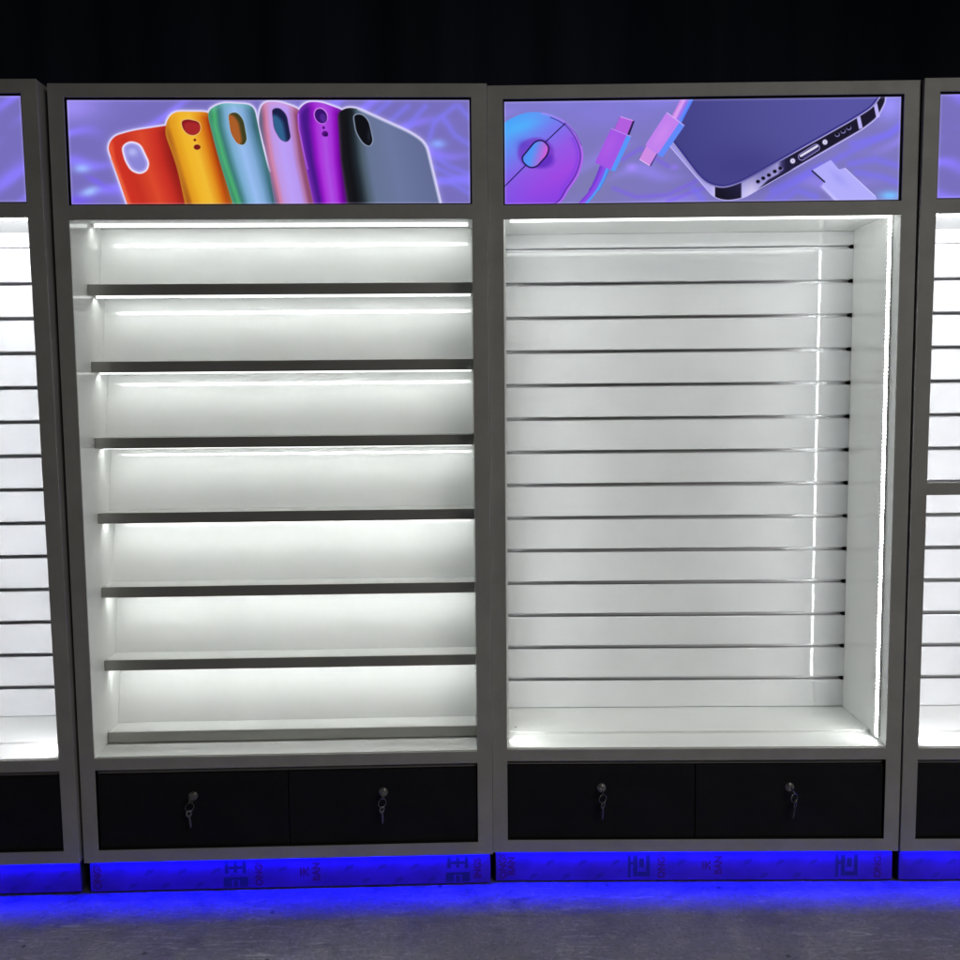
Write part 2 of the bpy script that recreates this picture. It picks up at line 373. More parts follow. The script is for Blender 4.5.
    case(pink, (862, 868, 892, 940), (D + 162, D + 174, D + 192, D + 236), [(0, (30, 70, 90)), (.06, (150, 90, 120)), (.13, (205, 130, 165)), (.24, (190, 150, 225)), (.45, (186, 158, 246)), (.68, (182, 150, 240)), (.8, (176, 118, 170)), (.9, (128, 62, 92)), (1, (88, 30, 62))], (214, 150, 205))
    A.line([(D + 8, 235), (D + 30, 330), (D + 36, 350)], 3, (235, 215, 250), 4, .7)
    hole = round_poly([(D + 42, 72), (D + 74, 66), (D + 106, 96), (D + 125, 200), (D + 108, 220), (D + 80, 208), (D + 52, 160)], 24)
    dd = sdf(hole, X, Y); A.put(cov(dd - 2, 3), (120, 80, 140)); A.put(cov(dd), (24, 30, 70)); A.put(cov(sdf(hole + np.array([-16, 30]), X, Y), 18) * cov(dd), (48, 96, 140))
    case(purp, (D + 156, D + 160, D + 184, D + 232), (D + 348, D + 352, D + 356, D + 374), [(0, (120, 60, 190)), (.06, (70, 22, 140)), (.2, (72, 20, 135)), (.32, (140, 18, 190)), (.42, (168, 50, 215)), (.58, (172, 78, 226)), (.74, (165, 50, 215)), (.86, (132, 8, 178)), (1, (60, 0, 90))], (158, 60, 205))
    A.line([(D + 158, 95), (D + 160, 160), (D + 186, 280), (D + 200, 340)], 4, (205, 120, 235), 5, .8)
    A.dot(D + 258, 102, 30, 38, (215, 130, 240), ang=-.45); A.dot(D + 258, 103, 26, 34, (52, 14, 110), ang=-.45); A.dot(D + 268, 112, 14, 20, (78, 38, 140), 8, ang=-.45)
    A.dot(D + 270, 155, 6, 7, (85, 10, 120)); A.dot(D + 276, 182, 14, 13, (90, 12, 130)); A.dot(D + 281, 187, 9, 8, (45, 8, 90))
    dg = case(grey, (D + 334, D + 338, D + 346, D + 380), (D + 640, D + 690, D + 740, D + 790), [(0, (62, 40, 70)), (.03, (20, 20, 26)), (.1, (14, 15, 20)), (.17, (30, 38, 46)), (.24, (74, 90, 104)), (.32, (100, 114, 146)), (.6, (106, 118, 158)), (1, (96, 106, 146))])
    A.put(.8 * np.clip(1 + (dg + 3) / 5, 0, 1) * cov(dg) * (X > D + 420), (196, 200, 235))
    A.put(.55 * cov(sdf(round_poly([(D + 345, 130), (D + 342, 88), (D + 372, 72), (D + 405, 74), (D + 400, 110)], 20), X, Y), 20), (18, 20, 24))
    hole = round_poly([(D + 402, 98), (D + 438, 94), (D + 468, 124), (D + 488, 214), (D + 474, 240), (D + 446, 226), (D + 414, 176)], 24)
    dd = sdf(hole, X, Y); A.put(cov(dd - 4, 4), (150, 162, 190)); A.put(cov(dd), (9, 11, 18)); A.glow(D + 470, 190, 8, 30, (34, 40, 55), .7)

def art_gadgets(A):
    X, Y = A.X, A.Y; D = 872.7
    waves(A, 11, (124, 118, 190), (140, 128, 226))
    A.put(np.clip((150 - Y) / 160, 0, .7), (128, 122, 216)); A.glow(430, 420, 130, 110, (124, 122, 176), .8); A.glow(480, 110, 200, 70, (132, 122, 222), .6)
    A.glow(600, 335, 26, 18, (165, 140, 255), .8); A.glow(790, 335, 20, 12, (150, 120, 250), .7)
    for P in (((520, 430), (620, 470), (760, 460), (900, 390)), ((760, 490), (860, 450), (930, 425)), ((560, 300), (640, 250), (760, 330))):
        A.put(.5 * np.exp(-(line_d(P, X, Y) / 10) ** 2), (124, 92, 245))
    for P in (((D + 330, 480), (D + 520, 360), (D + 700, 260), (D + 910, 160)), ((D + 350, 440), (D + 470, 380), (D + 560, 330)), ((D + 690, 320), (D + 800, 300), (D + 910, 330)), ((D + 720, 360), (D + 830, 380), (D + 910, 410)), ((D + 380, 490), (D + 460, 440), (D + 540, 470)), ((D + 0, 430), (D + 40, 480)), ((D + 700, 230), (D + 860, 190), (D + 910, 140))):
        A.put(.55 * np.exp(-(line_d(P, X, Y) / 17) ** 2), (122, 112, 252))
    A.glow(D + 865, 60, 60, 60, (158, 150, 255), .8); A.glow(D + 865, 465, 45, 22, (120, 190, 255), 1.)
    # mouse
    P = smooth_poly([(20, 160), (80, 110), (150, 88), (230, 94), (305, 128), (352, 180), (380, 240), (386, 300), (366, 370), (325, 435), (275, 505), (150, 560), (0, 560), (-60, 350)])
    d = sdf(P, X, Y); t = np.clip(((X - 40) * .55 + (Y - 90) * .75) / 420, 0, 1)
    col = grad(t, [(0, (60, 165, 250)), (.2, (84, 160, 246)), (.42, (112, 120, 236)), (.62, (146, 84, 226)), (.82, (160, 62, 222)), (1, (140, 50, 220))])
    k = np.clip((X - 40) / 320, 0, 1)[..., None]; q = np.clip((Y - 330) / 170, 0, 1)[..., None] * (1 - k)
    col = col * (1 - .35 * k) + np.array((150, 92, 232)) * .35 * k; col = col * (1 - .5 * q) + np.array((96, 88, 235)) * .5 * q
    A.put(cov(d), col)
    A.put(.7 * np.exp(-((d + 4) / 4) ** 2) * (X > 200), (190, 130, 245)); A.put(.8 * np.exp(-((d + 13) / 2.2) ** 2) * (X > 240) , (40, 26, 100)); A.put(.5 * np.exp(-((d + 25) / 9) ** 2) * (X > 280) * (Y > 200), (122, 62, 225))
    A.glow(120, 150, 90, 30, (70, 190, 255), .5, -.3)
    A.dot(176, 270, 80, 68, (112, 52, 190), 14, .75); A.dot(205, 305, 52, 34, (88, 40, 190), 18, .7); A.glow(120, 235, 26, 22, (90, 60, 200), .6)
    A.line([(20, 440), (135, 322)], 5, (28, 22, 90)); A.line([(215, 225), (306, 138)], 5, (28, 22, 90)); A.line([(308, 136), (352, 182), (378, 236)], 2, (60, 40, 140))
    wh = round_poly([(110, 290), (172, 214), (208, 208), (240, 242), (232, 280), (182, 336), (150, 342), (118, 318)], 24)
    d = sdf(wh, X, Y); A.put(cov(d), (30, 18, 84)); A.put(cov(d + 7), grad((X - 112 + (Y - 275) * .3) / 125, [(0, (92, 130, 240)), (.35, (78, 150, 245)), (.6, (140, 120, 230)), (.85, (205, 96, 214)), (1, (160, 70, 200))]))
    # cable rising from below
    cab = [(482, 335), (462, 385), (440, 430), (415, 465), (380, 505)]
    dl = line_d(cab, X, Y); side = (X - np.interp(Y, [335, 385, 430, 465, 505], [482, 462, 440, 415, 380]))
    w = np.interp(Y, [335, 440, 441, 505], [23, 20, 16, 16])
    A.put(cov(dl - w), grad((side + 22) / 44, [(0, (108, 52, 205)), (.35, (142, 70, 225)), (.62, (120, 90, 235)), (.8, (82, 168, 252)), (1, (60, 130, 235))]))
    tip = round_poly([(550, 106), (614, 126), (590, 192), (522, 168)], 5); A.poly(tip, (34, 24, 70)); A.poly(round_poly([(550, 106), (606, 124), (580, 190), (522, 168)], 5), (176, 92, 220)); A.line([(552, 108), (606, 125)], 4, (220, 160, 245), 3)
    A.poly(round_poly([(510, 160), (599, 196), (526, 356), (438, 314)], 7), (86, 150, 250)); A.poly(round_poly([(510, 160), (580, 188), (508, 348), (438, 314)], 7), (160, 84, 226)); A.glow(500, 240, 25, 60, (178, 96, 232), .6, .45); A.line([(512, 162), (597, 196)], 3, (200, 150, 250), 3)
    # phone
    out = round_poly([(D + 20, 0), (875, 0), (768, 238), (D + 92, 474), (D + 150, 488), (D + 225, 474), (D + 280, 440), (D + 745, 165), (D + 812, 112), (D + 848, 40), (D + 848, 0)], [0, 0, 10, 40, 30, 30, 20, 30, 30, 20, 0])
    d = sdf(out, X, Y)
    x4 = X - D
    frame = grad((x4 + 120) / 980, [(0, (150, 142, 225)), (.12, (176, 170, 242)), (.20, (186, 180, 246)), (.218, (205, 200, 252)), (.222, (12, 10, 26)), (.335, (22, 18, 44)), (.342, (205, 200, 252)), (.385, (226, 220, 255)), (.43, (196, 190, 245)), (.50, (214, 208, 255)), (.52, (60, 52, 100)), (.54, (16, 13, 34)), (.80, (18, 15, 38)), (1, (20, 17, 40))])
    A.put(cov(d), frame)
    A.put(.85 * np.exp(-((d + 2) / 3) ** 2) * (x4 > 280), (190, 180, 250))
    A.poly([(D + 282, 438), (D + 310, 400), (D + 390, 330), (D + 420, 310), (D + 745, 160), (D + 742, 170)], (16, 13, 34), 4, .0)
    A.poly([(D + 283, 440), (D + 330, 392), (D + 400, 352), (D + 440, 345)], (16, 13, 34), 8)
    for x0, x1 in ((716, 738), (792, 814)):
        y0 = 100 if x0 < 760 else 50; A.poly([(D + x0, y0 - 8), (D + x1 - 6, y0 - 8), (D + x1 + 8, y0 + 58), (D + x0 + 14, y0 + 64)], (186, 178, 246), 3)
    A.put((1 - cov(d)) * 0, (0, 0, 0))
    scr = round_poly([(D + 20, -20), (885, -20), (785, 210), (D + 28, 366), (D + 66, 402), (D + 130, 420), (D + 205, 396), (D + 700, 112), (D + 786, 56), (D + 822, 0), (D + 822, -20)], [0, 0, 12, 40, 40, 50, 60, 40, 40, 20, 0])
    ds = sdf(scr, X, Y); A.put(cov(ds - 13), (18, 14, 66)); A.put(.9 * np.exp(-((ds - 10) / 3) ** 2), (205, 198, 255)); A.put(.9 * np.exp(-((ds - 3.5) / 2) ** 2), (70, 66, 190))
    A.put(cov(ds), grad((X - 800 + (420 - Y) * .3) / 800, [(0, (62, 60, 130)), (.3, (70, 68, 140)), (.6, (78, 76, 148)), (1, (84, 82, 160))])); A.glow(D + 230, 330, 180, 90, (62, 58, 132), .7)
    A.put(.9 * cov(d - 2, 2) * cov(-d - 1.5, 2) , (205, 198, 255))
    port = [(D + 478, 288), (D + 541, 247)]; A.line(port, 34, (150, 142, 215)); A.line(port, 27, (18, 14, 40)); A.line([(D + 474, 284), (D + 545, 240)], 11, (226, 222, 250), 4); A.line([(D + 484, 293), (D + 545, 254)], 6, (70, 62, 130), 4)
    for x, y in ((438, 307), (580, 222)): A.dot(D + x, y, 12, 13, (150, 142, 190)); A.dot(D + x, y, 9, 9, (232, 226, 250)); A.dot(D + x, y, 3, 3, (120, 110, 160))
    for x, y in ((286, 402), (309, 387), (334, 373), (360, 356), (385, 342), (634, 188), (660, 173), (685, 158)):
        A.dot(D + x, y, 11, 10, (140, 132, 200)); A.dot(D + x - 1, y - 2, 9, 8, (12, 10, 26))
    # plug B over the phone's corner
    d = line_d([(850, 20), (800, 118)], X, Y); A.put(cov(d - 26), grad((X - np.interp(Y, [20, 118], [850, 800]) + 30) / 60, [(0, (190, 120, 225)), (.3, (222, 165, 240)), (.55, (160, 110, 235)), (.8, (90, 140, 248)), (1, (80, 110, 240))]))
    A.poly(round_poly([(668, 234), (716, 272), (684, 334), (632, 300)], 6), (60, 50, 130)); A.poly(round_poly([(668, 234), (714, 268), (680, 328), (634, 298)], 6), (205, 138, 228)); A.line([(636, 300), (680, 328)], 4, (236, 200, 250), 3)
    A.poly(round_poly([(755, 88), (834, 148), (736, 292), (660, 236)], 7), (96, 136, 248)); A.poly(round_poly([(755, 88), (812, 132), (716, 276), (660, 236)], 7), (190, 126, 236)); A.glow(735, 185, 22, 60, (206, 140, 240), .6, .55); A.line([(757, 90), (832, 147)], 3, (225, 190, 250), 3)
    # plug C
    A.poly(round_poly([(D + 522, 350), (D + 606, 302), (D + 642, 346), (D + 668, 338), (D + 806, 470), (D + 806, 520), (D + 650, 520), (D + 566, 424), (D + 574, 400)], 6), (176, 172, 250)); A.line([(D + 524, 352), (D + 578, 402)], 7, (16, 12, 40), 3)
    A.put(.6 * np.exp(-(line_d([(D + 568, 424), (D + 650, 505)], X, Y) / 8) ** 2), (205, 200, 255)); A.glow(D + 640, 385, 50, 18, (150, 145, 240), .5, .75); A.line([(D + 668, 340), (D + 800, 468)], 3, (215, 210, 255), 3)

def raw_mesh(name, co, q, attr, colors):
    me = bpy.data.meshes.new(name); me.vertices.add(len(co)); me.vertices.foreach_set('co', co.ravel())
    me.loops.add(q.size); me.loops.foreach_set('vertex_index', q.ravel().astype(np.int32))
    me.polygons.add(len(q)); me.polygons.foreach_set('loop_start', np.arange(0, q.size, 4, dtype=np.int32)); me.polygons.foreach_set('loop_total', np.full(len(q), 4, np.int32))
    me.update(calc_edges=True)
    ca = me.color_attributes.new(attr, 'FLOAT_COLOR', 'POINT'); ca.data.foreach_set('color', colors.ravel().astype(np.float32))
    return me

def sign_mesh(name, parent, art, corners, origin, nx, nz):
    """flat print; the art is drawn in the print's own coordinates"""
    g = .0035
    u0, u1, z0, z1, v = ST + g, W - ST - g, Z_SB + g, Z_ST - g, .011
    s, t = np.meshgrid(np.linspace(0, 1, nx), np.linspace(0, 1, nz))         # t: 0 bottom, 1 top
    tl, tr, bl, br = [np.array(c) for c in corners]
    P = (tl[None, None] * ((1 - s) * t)[..., None] + tr * (s * t)[..., None] + bl * ((1 - s) * (1 - t))[..., None] + br * (s * (1 - t))[..., None])
    A = Art((P[..., 0] - origin[0]) * 4.3636, (P[..., 1] - origin[1]) * 4.3636); art(A)
    edge = np.minimum.reduce([s * 1.1 * 1000, (1 - s) * 1100, t * 282, (1 - t) * 282])
    A.put(.35 * np.clip(1 - edge / 7, 0, 1), (215, 205, 255))               # pale printed margin
    c = np.clip(A.c / 255., 0, 1); lin = np.where(c <= .04045, c / 12.92, ((c + .055) / 1.055) ** 2.4)
    co = np.stack([u0 + (u1 - u0) * s, np.full(s.shape, v), z0 + (z1 - z0) * t], -1).reshape(-1, 3)
    i = np.arange(nx * nz).reshape(nz, nx); q = np.stack([i[:-1, :-1], i[:-1, 1:], i[1:, 1:], i[1:, :-1]], -1).reshape(-1, 4)
    me = raw_mesh(name, co, q, 'print', np.concatenate([lin.reshape(-1, 3), np.ones((len(co), 1))], 1))
    me.materials.append(M['print']); o = bpy.data.objects.new(name, me); COL.objects.link(o); o.parent = parent
    return o

# ------------------------------------------------------------------ cabinet pieces
def carcass(root, sign, white=M['white'], mid_bar=None, matt_top=False):
    bm = bmesh.new()
    zs = [Z_BOT, Z_WB, Z_WT, Z_DB, Z_DT, Z_SB, Z_ST, Z_TOP]
    if mid_bar: zs = zs[:4] + list(mid_bar) + zs[4:]
    solid = {0, 2, 4, 6} if not mid_bar else {0, 2, 4, 6, 8}
    grid_plate(bm, [0, ST, W - ST, W], zs, 0, .004, lambda i, j: i == 1 and j not in solid)
    obj('frame', bm, M['frame'], root, .0014)
    # sign light box
    bm = bmesh.new(); e = .0006; g = .0045
    us = [ST + e, ST + g, W - ST - g, W - ST - e]; zz = [Z_SB + e, Z_SB + g, Z_ST - g, Z_ST - e]
    grid_plate(bm, us, zz, .009, .03, lambda i, j: i == 1 and j == 1)
    obj('sign_gasket', bm, M['gasket'], root)
    part_box('sign_box', M['carcass'], root, (ST + .006, W - ST - .006, .031, .12, Z_SB + .004, Z_ST - .004))
    # sides, top, back
    for s in (0, 1):
        a = (.001, .018) if not s else (W - .018, W - .001)
        part_box('side_panel', M['panel_grey'], root, (*a, .0045, .42, Z_BOT + .001, Z_TOP - .001))
        b = (.0185, U0) if not s else (U1, W - .0185)
        part_box('wall_lining', white, root, (*b, .0045, .405, Z_DB - .012, Z_CEIL + .012))
    part_box('top_panel', M['panel_grey'], root, (.0185, W - .0185, .0045, .42, Z_TOP - .02, Z_TOP - .002))
    part_box('ceiling_panel', M['white_matt'] if white is M['white'] and matt_top else white, root, (U0 + .0003, U1 - .0003, .0045, .405, Z_CEIL, Z_CEIL + .012))
    part_box('rear_panel', M['carcass'], root, (.0185, W - .0185, .406, .418, Z_BOT + .002, Z_TOP - .022))
    part_box('bottom_panel', M['carcass'], root, (.0185, W - .0185, .0225, .404, Z_BOT + .0005, Z_BOT + .016))
    # drawers
    part_box('drawer_header', M['frame'], root, (ST + .0006, W - ST - .0006, .020, .034, Z_WT - .016, Z_WT - .0006))
    part_box('inner_box', M['carcass'], root, (ST + .001, W - ST - .001, .050, .40, Z_WB + .002, Z_WT - .017))
    for u0, u1, lu in ((ST + .002, W / 2 - .0012, .3225), (W / 2 + .0012, W - ST - .002, .8785)):
        d = part_box('drawer', M['drawer'], root, (u0, u1, .010, .028, Z_WB + .003, Z_WT - .018), .0015)
        bm = bmesh.new(); cyl(bm, (lu, .0095, .2945), (0, -1, 0), .0135, .003, 32, .0128); cyl(bm, (lu, .0065, .2945), (0, -1, 0), .0098, .004, 28, .0090)
        obj('lock', bm, M['chrome'], d, .0006)
    sign_mesh('sign_panel', root, *sign)
    # plinth and blue light line under the front
    part_box('plinth', M['plinth'], root, (.0065, W - .0065, .022, .36, .0008, Z_BOT - .0015), .002)
    for u in (.06, W - .06):
        for v in (.08, .32):
            bm = bmesh.new(); cyl(bm, (u, v, Z_FLOOR), (0, 0, 1), .02, .0046); obj('foot', bm, M['black_plastic'], root)
    part_box('blue_light_block', M['carcass'], root, (.0185, W - .0185, .0043, .0222, Z_BOT + .0110, Z_WB - .0008))  # unseen block added to stop blue light leaking through the drawer gaps
    part_box('blue_led_strip', M['blue'], root, (.012, W - .012, .0085, .0170, Z_BOT + .0090, Z_BOT + .0100))

def print_marks(root, seed, marks, step=.0011):
    """the printed protective film stuck on the plinth's front: one sheet, ink as a colour per vertex"""
    pl = [c for c in root.children if c.name.startswith('plinth')][0]
    R = random.Random(seed); u0, u1, z0, z1 = .008, W - .008, .0025, Z_BOT - .0035
    nx, nz = int((u1 - u0) / step), int((z1 - z0) / step)
    X, Z = np.meshgrid(np.linspace(u0, u1, nx), np.linspace(z0, z1, nz))
    red = np.zeros(X.shape); dark = np.zeros(X.shape); soft = .0016
    def cell(d): return np.clip(.5 - d / soft, 0, 1)
    def bar(ch, a, b, c, e, sh=0., amp=1.):
        q = X - sh * (Z - (c + e) / 2); d = np.maximum(np.abs(q - (a + b) / 2) - (b - a) / 2, np.abs(Z - (c + e) / 2) - (e - c) / 2)
        np.maximum(ch, cell(d) * amp, out=ch)
    u = .055 + R.random() * .03
    while u < W - .05:
        for zz, du in ((.058, 0), (.016, .049)):
            if .03 < u + du < W - .04 and not any(abs(u + du - mu) < .055 for mu, _, _ in marks):
                for j in range(3): bar(dark, u + du + j * .0075 - .010, u + du + j * .0075 - .0065, zz - .010 + j * .003, zz + .007 + j * .001, .55, .85)
        u += .0985
    for mu, kind, txt in marks:
        if kind == 'logo_h':
            for s_ in (-1, 1): bar(dark, mu + s_ * .026 - .0055, mu + s_ * .026 + .0055, .048, .086)
            bar(dark, mu - .0205, mu + .0205, .061, .071); bar(dark, mu - .005, mu + .005, .050, .088)
            for s_ in (-1, 1): bar(dark, mu + s_ * .024 - .012, mu + s_ * .024 + .012, .006, .036)
            bar(dark, mu - .0178, mu + .0178, .028, .036); bar(dark, mu - .006, mu + .006, .006, .0258)
        elif kind == 'logo_u':
            bar(dark, mu - .036, mu - .028, .010, .082); bar(dark, mu - .020, mu - .008, .014, .080); bar(dark, mu - .0078, mu + .018, .014, .028)
            bar(dark, mu + .0182, mu + .030, .014, .082); bar(dark, mu - .0278, mu - .0202, .050, .060); bar(dark, mu - .002, mu + .012, .042, .070)
        else:
            bm = bmesh.new(); text_mesh(bm, txt, .029, Matrix.Translation((mu, 0, .048)) @ Matrix(((1, 0, 0, 0), (0, 0, -1, 0), (0, 1, 0, 0), (0, 0, 0, 1))) @ Matrix.Rotation(math.radians(90), 4, 'Z'), 0)
            bmesh.ops.triangulate(bm, faces=bm.faces)
            for f in bm.faces:
                T = [(v.co.x, v.co.z) for v in f.verts]; xs = [t[0] for t in T]; zs_ = [t[1] for t in T]
                k = np.where((X > min(xs) - .001) & (X < max(xs) + .001) & (Z > min(zs_) - .001) & (Z < max(zs_) + .001))
                if not len(k[0]): continue
                ar = (T[1][0] - T[0][0]) * (T[2][1] - T[0][1]) - (T[2][0] - T[0][0]) * (T[1][1] - T[0][1]); sg = 1 if ar > 0 else -1; d = np.full(len(k[0]), -1.)
                for (ax_, az_), (bx_, bz_) in zip(T, T[1:] + T[:1]):
                    L_ = math.hypot(bx_ - ax_, bz_ - az_) + 1e-9; d = np.maximum(d, -sg * ((bx_ - ax_) * (Z[k] - az_) - (bz_ - az_) * (X[k] - ax_)) / L_)
                red[k] = np.maximum(red[k], np.clip(.7 - d / soft, 0, 1))
            bm.free()
    wear = np.random.RandomState(seed).rand(nz, nx); red *= .7 + .3 * wear
    Y = .0212 + .0004 * np.sin(X * 31 + seed) * np.sin(Z * 30 + X * 9)
    vtx = np.stack([X, Y, Z], -1).reshape(-1, 3)
    i = np.arange(nx * nz).reshape(nz, nx); q = np.stack([i[:-1, :-1], i[:-1, 1:], i[1:, 1:], i[1:, :-1]], -1).reshape(-1, 4)
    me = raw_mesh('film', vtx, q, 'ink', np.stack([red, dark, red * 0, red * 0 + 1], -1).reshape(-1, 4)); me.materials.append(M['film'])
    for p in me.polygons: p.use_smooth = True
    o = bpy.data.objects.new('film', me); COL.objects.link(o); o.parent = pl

def slat_wall(root, led, zs=None, plates=True, vb=.336):
    """white slat board with aluminium channels"""
    zs = zs or [1.9170 - .10717 * k for k in range(14)]
    h = .0058; bm = bmesh.new(); top = Z_CEIL - .0004; lo_end = .4285
    edges = [top] + zs + [lo_end]
    ua, ub = U0 + .0004, U1 - .0004
    for k in range(len(edges) - 1):
        z1 = edges[k] - (h if k else 0); z0 = edges[k + 1] + (h if k < len(edges) - 2 else 0)
        c = .0020
        prism_u(bm, [(vb + c, z0), (vb, z0 + c), (vb, z1 - c), (vb + c, z1), (vb + .018, z1), (vb + .018, z0)], ua, ub)
    box(bm, ua, ub, vb + .0184, vb + .024, lo_end, top)
    obj('slat_board', bm, M['white_slat'], root)
    for z in zs:
        bm = bmesh.new(); t = .0011; a, b = vb + .0016, vb + .0178
        prof = [(a, z + h - .0002), (b, z + h - .0002), (b, z - h + .0002), (a, z - h + .0002), (a, z - h + t + .0002), (a + .003, z - h + t + .0004), (b - t, z - h + t + .0004), (b - t, z + h - t - .0004), (a + .003, z + h - t - .0004), (a, z + h - t - .0002)]
        prism_u(bm, prof, ua + .0005, ub - .0100)
        ch = obj('slat_channel', bm, M['alu'], root)
        part_box('end_cap', M['black_plastic'], ch, (ub - .0098, ub - .0006, vb - .0022, vb + .0150, z - .0056, z + .0056))
    if plates:
        part_box('base_panel', M['white'], root, (U0 + .0003, U1 - .0003, .118, .36, Z_DB - .006, .4268), .001)
        part_box('front_ledge', M['white'], root, (U0 + .0003, U1 - .0003, .0045, .1175, Z_DB - .006, .4195), .001)
    # light strips: one along the ceiling's front, one up each side
    lm, lt = led
    led_box('led_strip', lt, root, (U0 + .02, U1 - .02, .010, .046, Z_DT + .0008, Z_CEIL - .0006), (2,), (0, 5))
    for a, b in ((U0 + .0006, U0 + .0068), (U1 - .0068, U1 - .0006)):
        led_box('led_strip', lm, root, (a, b, .047, .067, .4300, Z_CEIL - .0008), (1,) if a < .5 else (3,), (), 'led_cover_side')

# ------------------------------------------------------------------ left cabinet: tilted shelves
CL = thing('display_cabinet', 'grey display cabinet with tilted white shelves under a lit picture of coloured phone cases', 'display cabinet', (-1.1711, 2.59302, 0), (.00196, 0, .02719), 'shop display cabinets standing in a row')
carcass(CL, (art_cases, ((63.8, 97), (470, 97), (69.2, 204.2), (471.2, 204.2)), (60, 90), 900, 236), M['white'], None, True)
part_box('base_panel', M['white'], CL, (U0 + .0003, U1 - .0003, .0045, .36, Z_DB - .006, .4190), .001)
part_box('back_panel', M['white'], CL, (U0 + .0003, U1 - .0003, .37, .385, .4195, Z_CEIL - .0006))
shelf_tops = [1.786 - .2222 * k for k in range(7)]
TILT = math.tan(math.radians(12.5))
for k, zt in enumerate(shelf_tops):
    ua, ub = U0 + .0003, U1 - .0003
    sh = part_box('shelf', M['white'], CL, (ua, ub, .1165, .365, zt - .016, zt), .0008)
    part_box('price_rail', M['rail'], sh, (ua, ub, .1085, .1160, zt - .0315, zt + .0006), .0012)
    nxt = Z_CEIL - .0004 if k == 0 else shelf_tops[k - 1] - .0164
    hh = nxt - zt - .0006
    bm = bmesh.new(); v0 = .196; v1 = v0 + hh * TILT
    # gently bowed board
    n = 8; fr = []; bk = []
    for i in range(n + 1):
        q = i / n; bow = .0035 * math.sin(math.pi * q)
        fr.append((v0 + (v1 - v0) * q + bow, zt + .0004 + hh * q)); bk.append((v0 + (v1 - v0) * q + bow + .006, zt + .0004 + hh * q))
    prism_u(bm, fr + bk[::-1], ua, ub)
    o = obj('tilted_board', bm, M['white_tilt'], sh)
    if k < 6:
        zb = zt - .0164
        part_box('led_profile', M['alu'], sh, (ua + .006, ub - .004, .1460, .1660, zb - .0110, zb))
        wedge_led(sh, ua + .007, ub - .005, zt - .0350, zb - .0112, 'led_x' if k < 3 else 'led_x_low')
wedge_led(CL, U0 + .010, U1 - .010, Z_CEIL - .0110, Z_CEIL - .0004)
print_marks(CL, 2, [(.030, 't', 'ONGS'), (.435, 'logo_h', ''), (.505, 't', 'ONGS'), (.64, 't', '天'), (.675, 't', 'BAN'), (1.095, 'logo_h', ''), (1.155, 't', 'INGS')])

# ------------------------------------------------------------------ right cabinet: slat wall
CR = thing('display_cabinet', 'grey display cabinet with white slat wall under a lit picture of mouse and phone', 'display cabinet', (.02898, 2.63524, 0), (-.00169, 0, -.01141), 'shop display cabinets standing in a row')
carcass(CR, (art_gadgets, ((503, 99.2), (905, 93.8), (503.8, 205.5), (902, 201.2)), (495, 90), 900, 236), M['white'])
slat_wall(CR, (M['led_z'], M['led_top']))
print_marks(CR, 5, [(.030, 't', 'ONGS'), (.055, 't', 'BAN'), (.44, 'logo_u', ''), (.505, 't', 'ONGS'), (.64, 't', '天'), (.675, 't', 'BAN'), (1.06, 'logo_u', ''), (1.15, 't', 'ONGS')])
bm = bmesh.new(); cyl(bm, (U0 + .030, .155, .4272), (0, 0, 1), .0028, .0006, 14)
bp = [c for c in CR.children if c.name.startswith('base_panel')][0]; obj('screw_hole', bm, M['black_plastic'], bp)
bm = bmesh.new(); cyl(bm, (U1 - .0006, .25, .4262), (-1, 0, 0), .0028, .0004, 14)
wl = [c for c in CR.children if c.name.startswith('wall_lining')][1]; obj('screw_hole', bm, M['black_plastic'], wl)

# ------------------------------------------------------------------ the neighbours, cut off by the picture's edges
def art_plain(seed):
    return lambda A: waves(A, seed)
th = .026; ca, sa = math.cos(th), math.sin(th)
ax, ay = -1.1711 - .0105, 2.59302 - .004
CA = thing('display_cabinet', 'grey slat wall display cabinet cut off by the left edge, left of the tilted shelves', 'display cabinet', (ax - W * ca, ay - W * sa, 0), (.0125, -.002, th), 'shop display cabinets standing in a row')
carcass(CA, (art_plain(21), ((0, 97), (410, 97), (0, 204), (410, 204)), (0, 90), 240, 64), M['white'])
slat_wall(CA, (M['led_side'], M['led_side']))
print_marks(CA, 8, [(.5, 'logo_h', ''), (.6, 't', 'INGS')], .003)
thb = -.012; bx, by = .02898 + W * math.cos(-.01141) + .004, 2.63524 + W * math.sin(-.01141) - .002
CB = thing('display_cabinet', 'grey slat wall cabinet with a middle bar, cut off by the right edge', 'display cabinet', (bx, by, 0), (.004, 0, thb), 'shop display cabinets standing in a row')
carcass(CB, (art_plain(33), ((0, 97), (410, 97), (0, 204), (410, 204)), (0, 90), 240, 64), M['white'], (1.160, 1.196))
slat_wall(CB, (M['led_side'], M['led_side']))
print_marks(CB, 9, [(.5, 'logo_u', ''), (.6, 't', 'INGS')], .003)

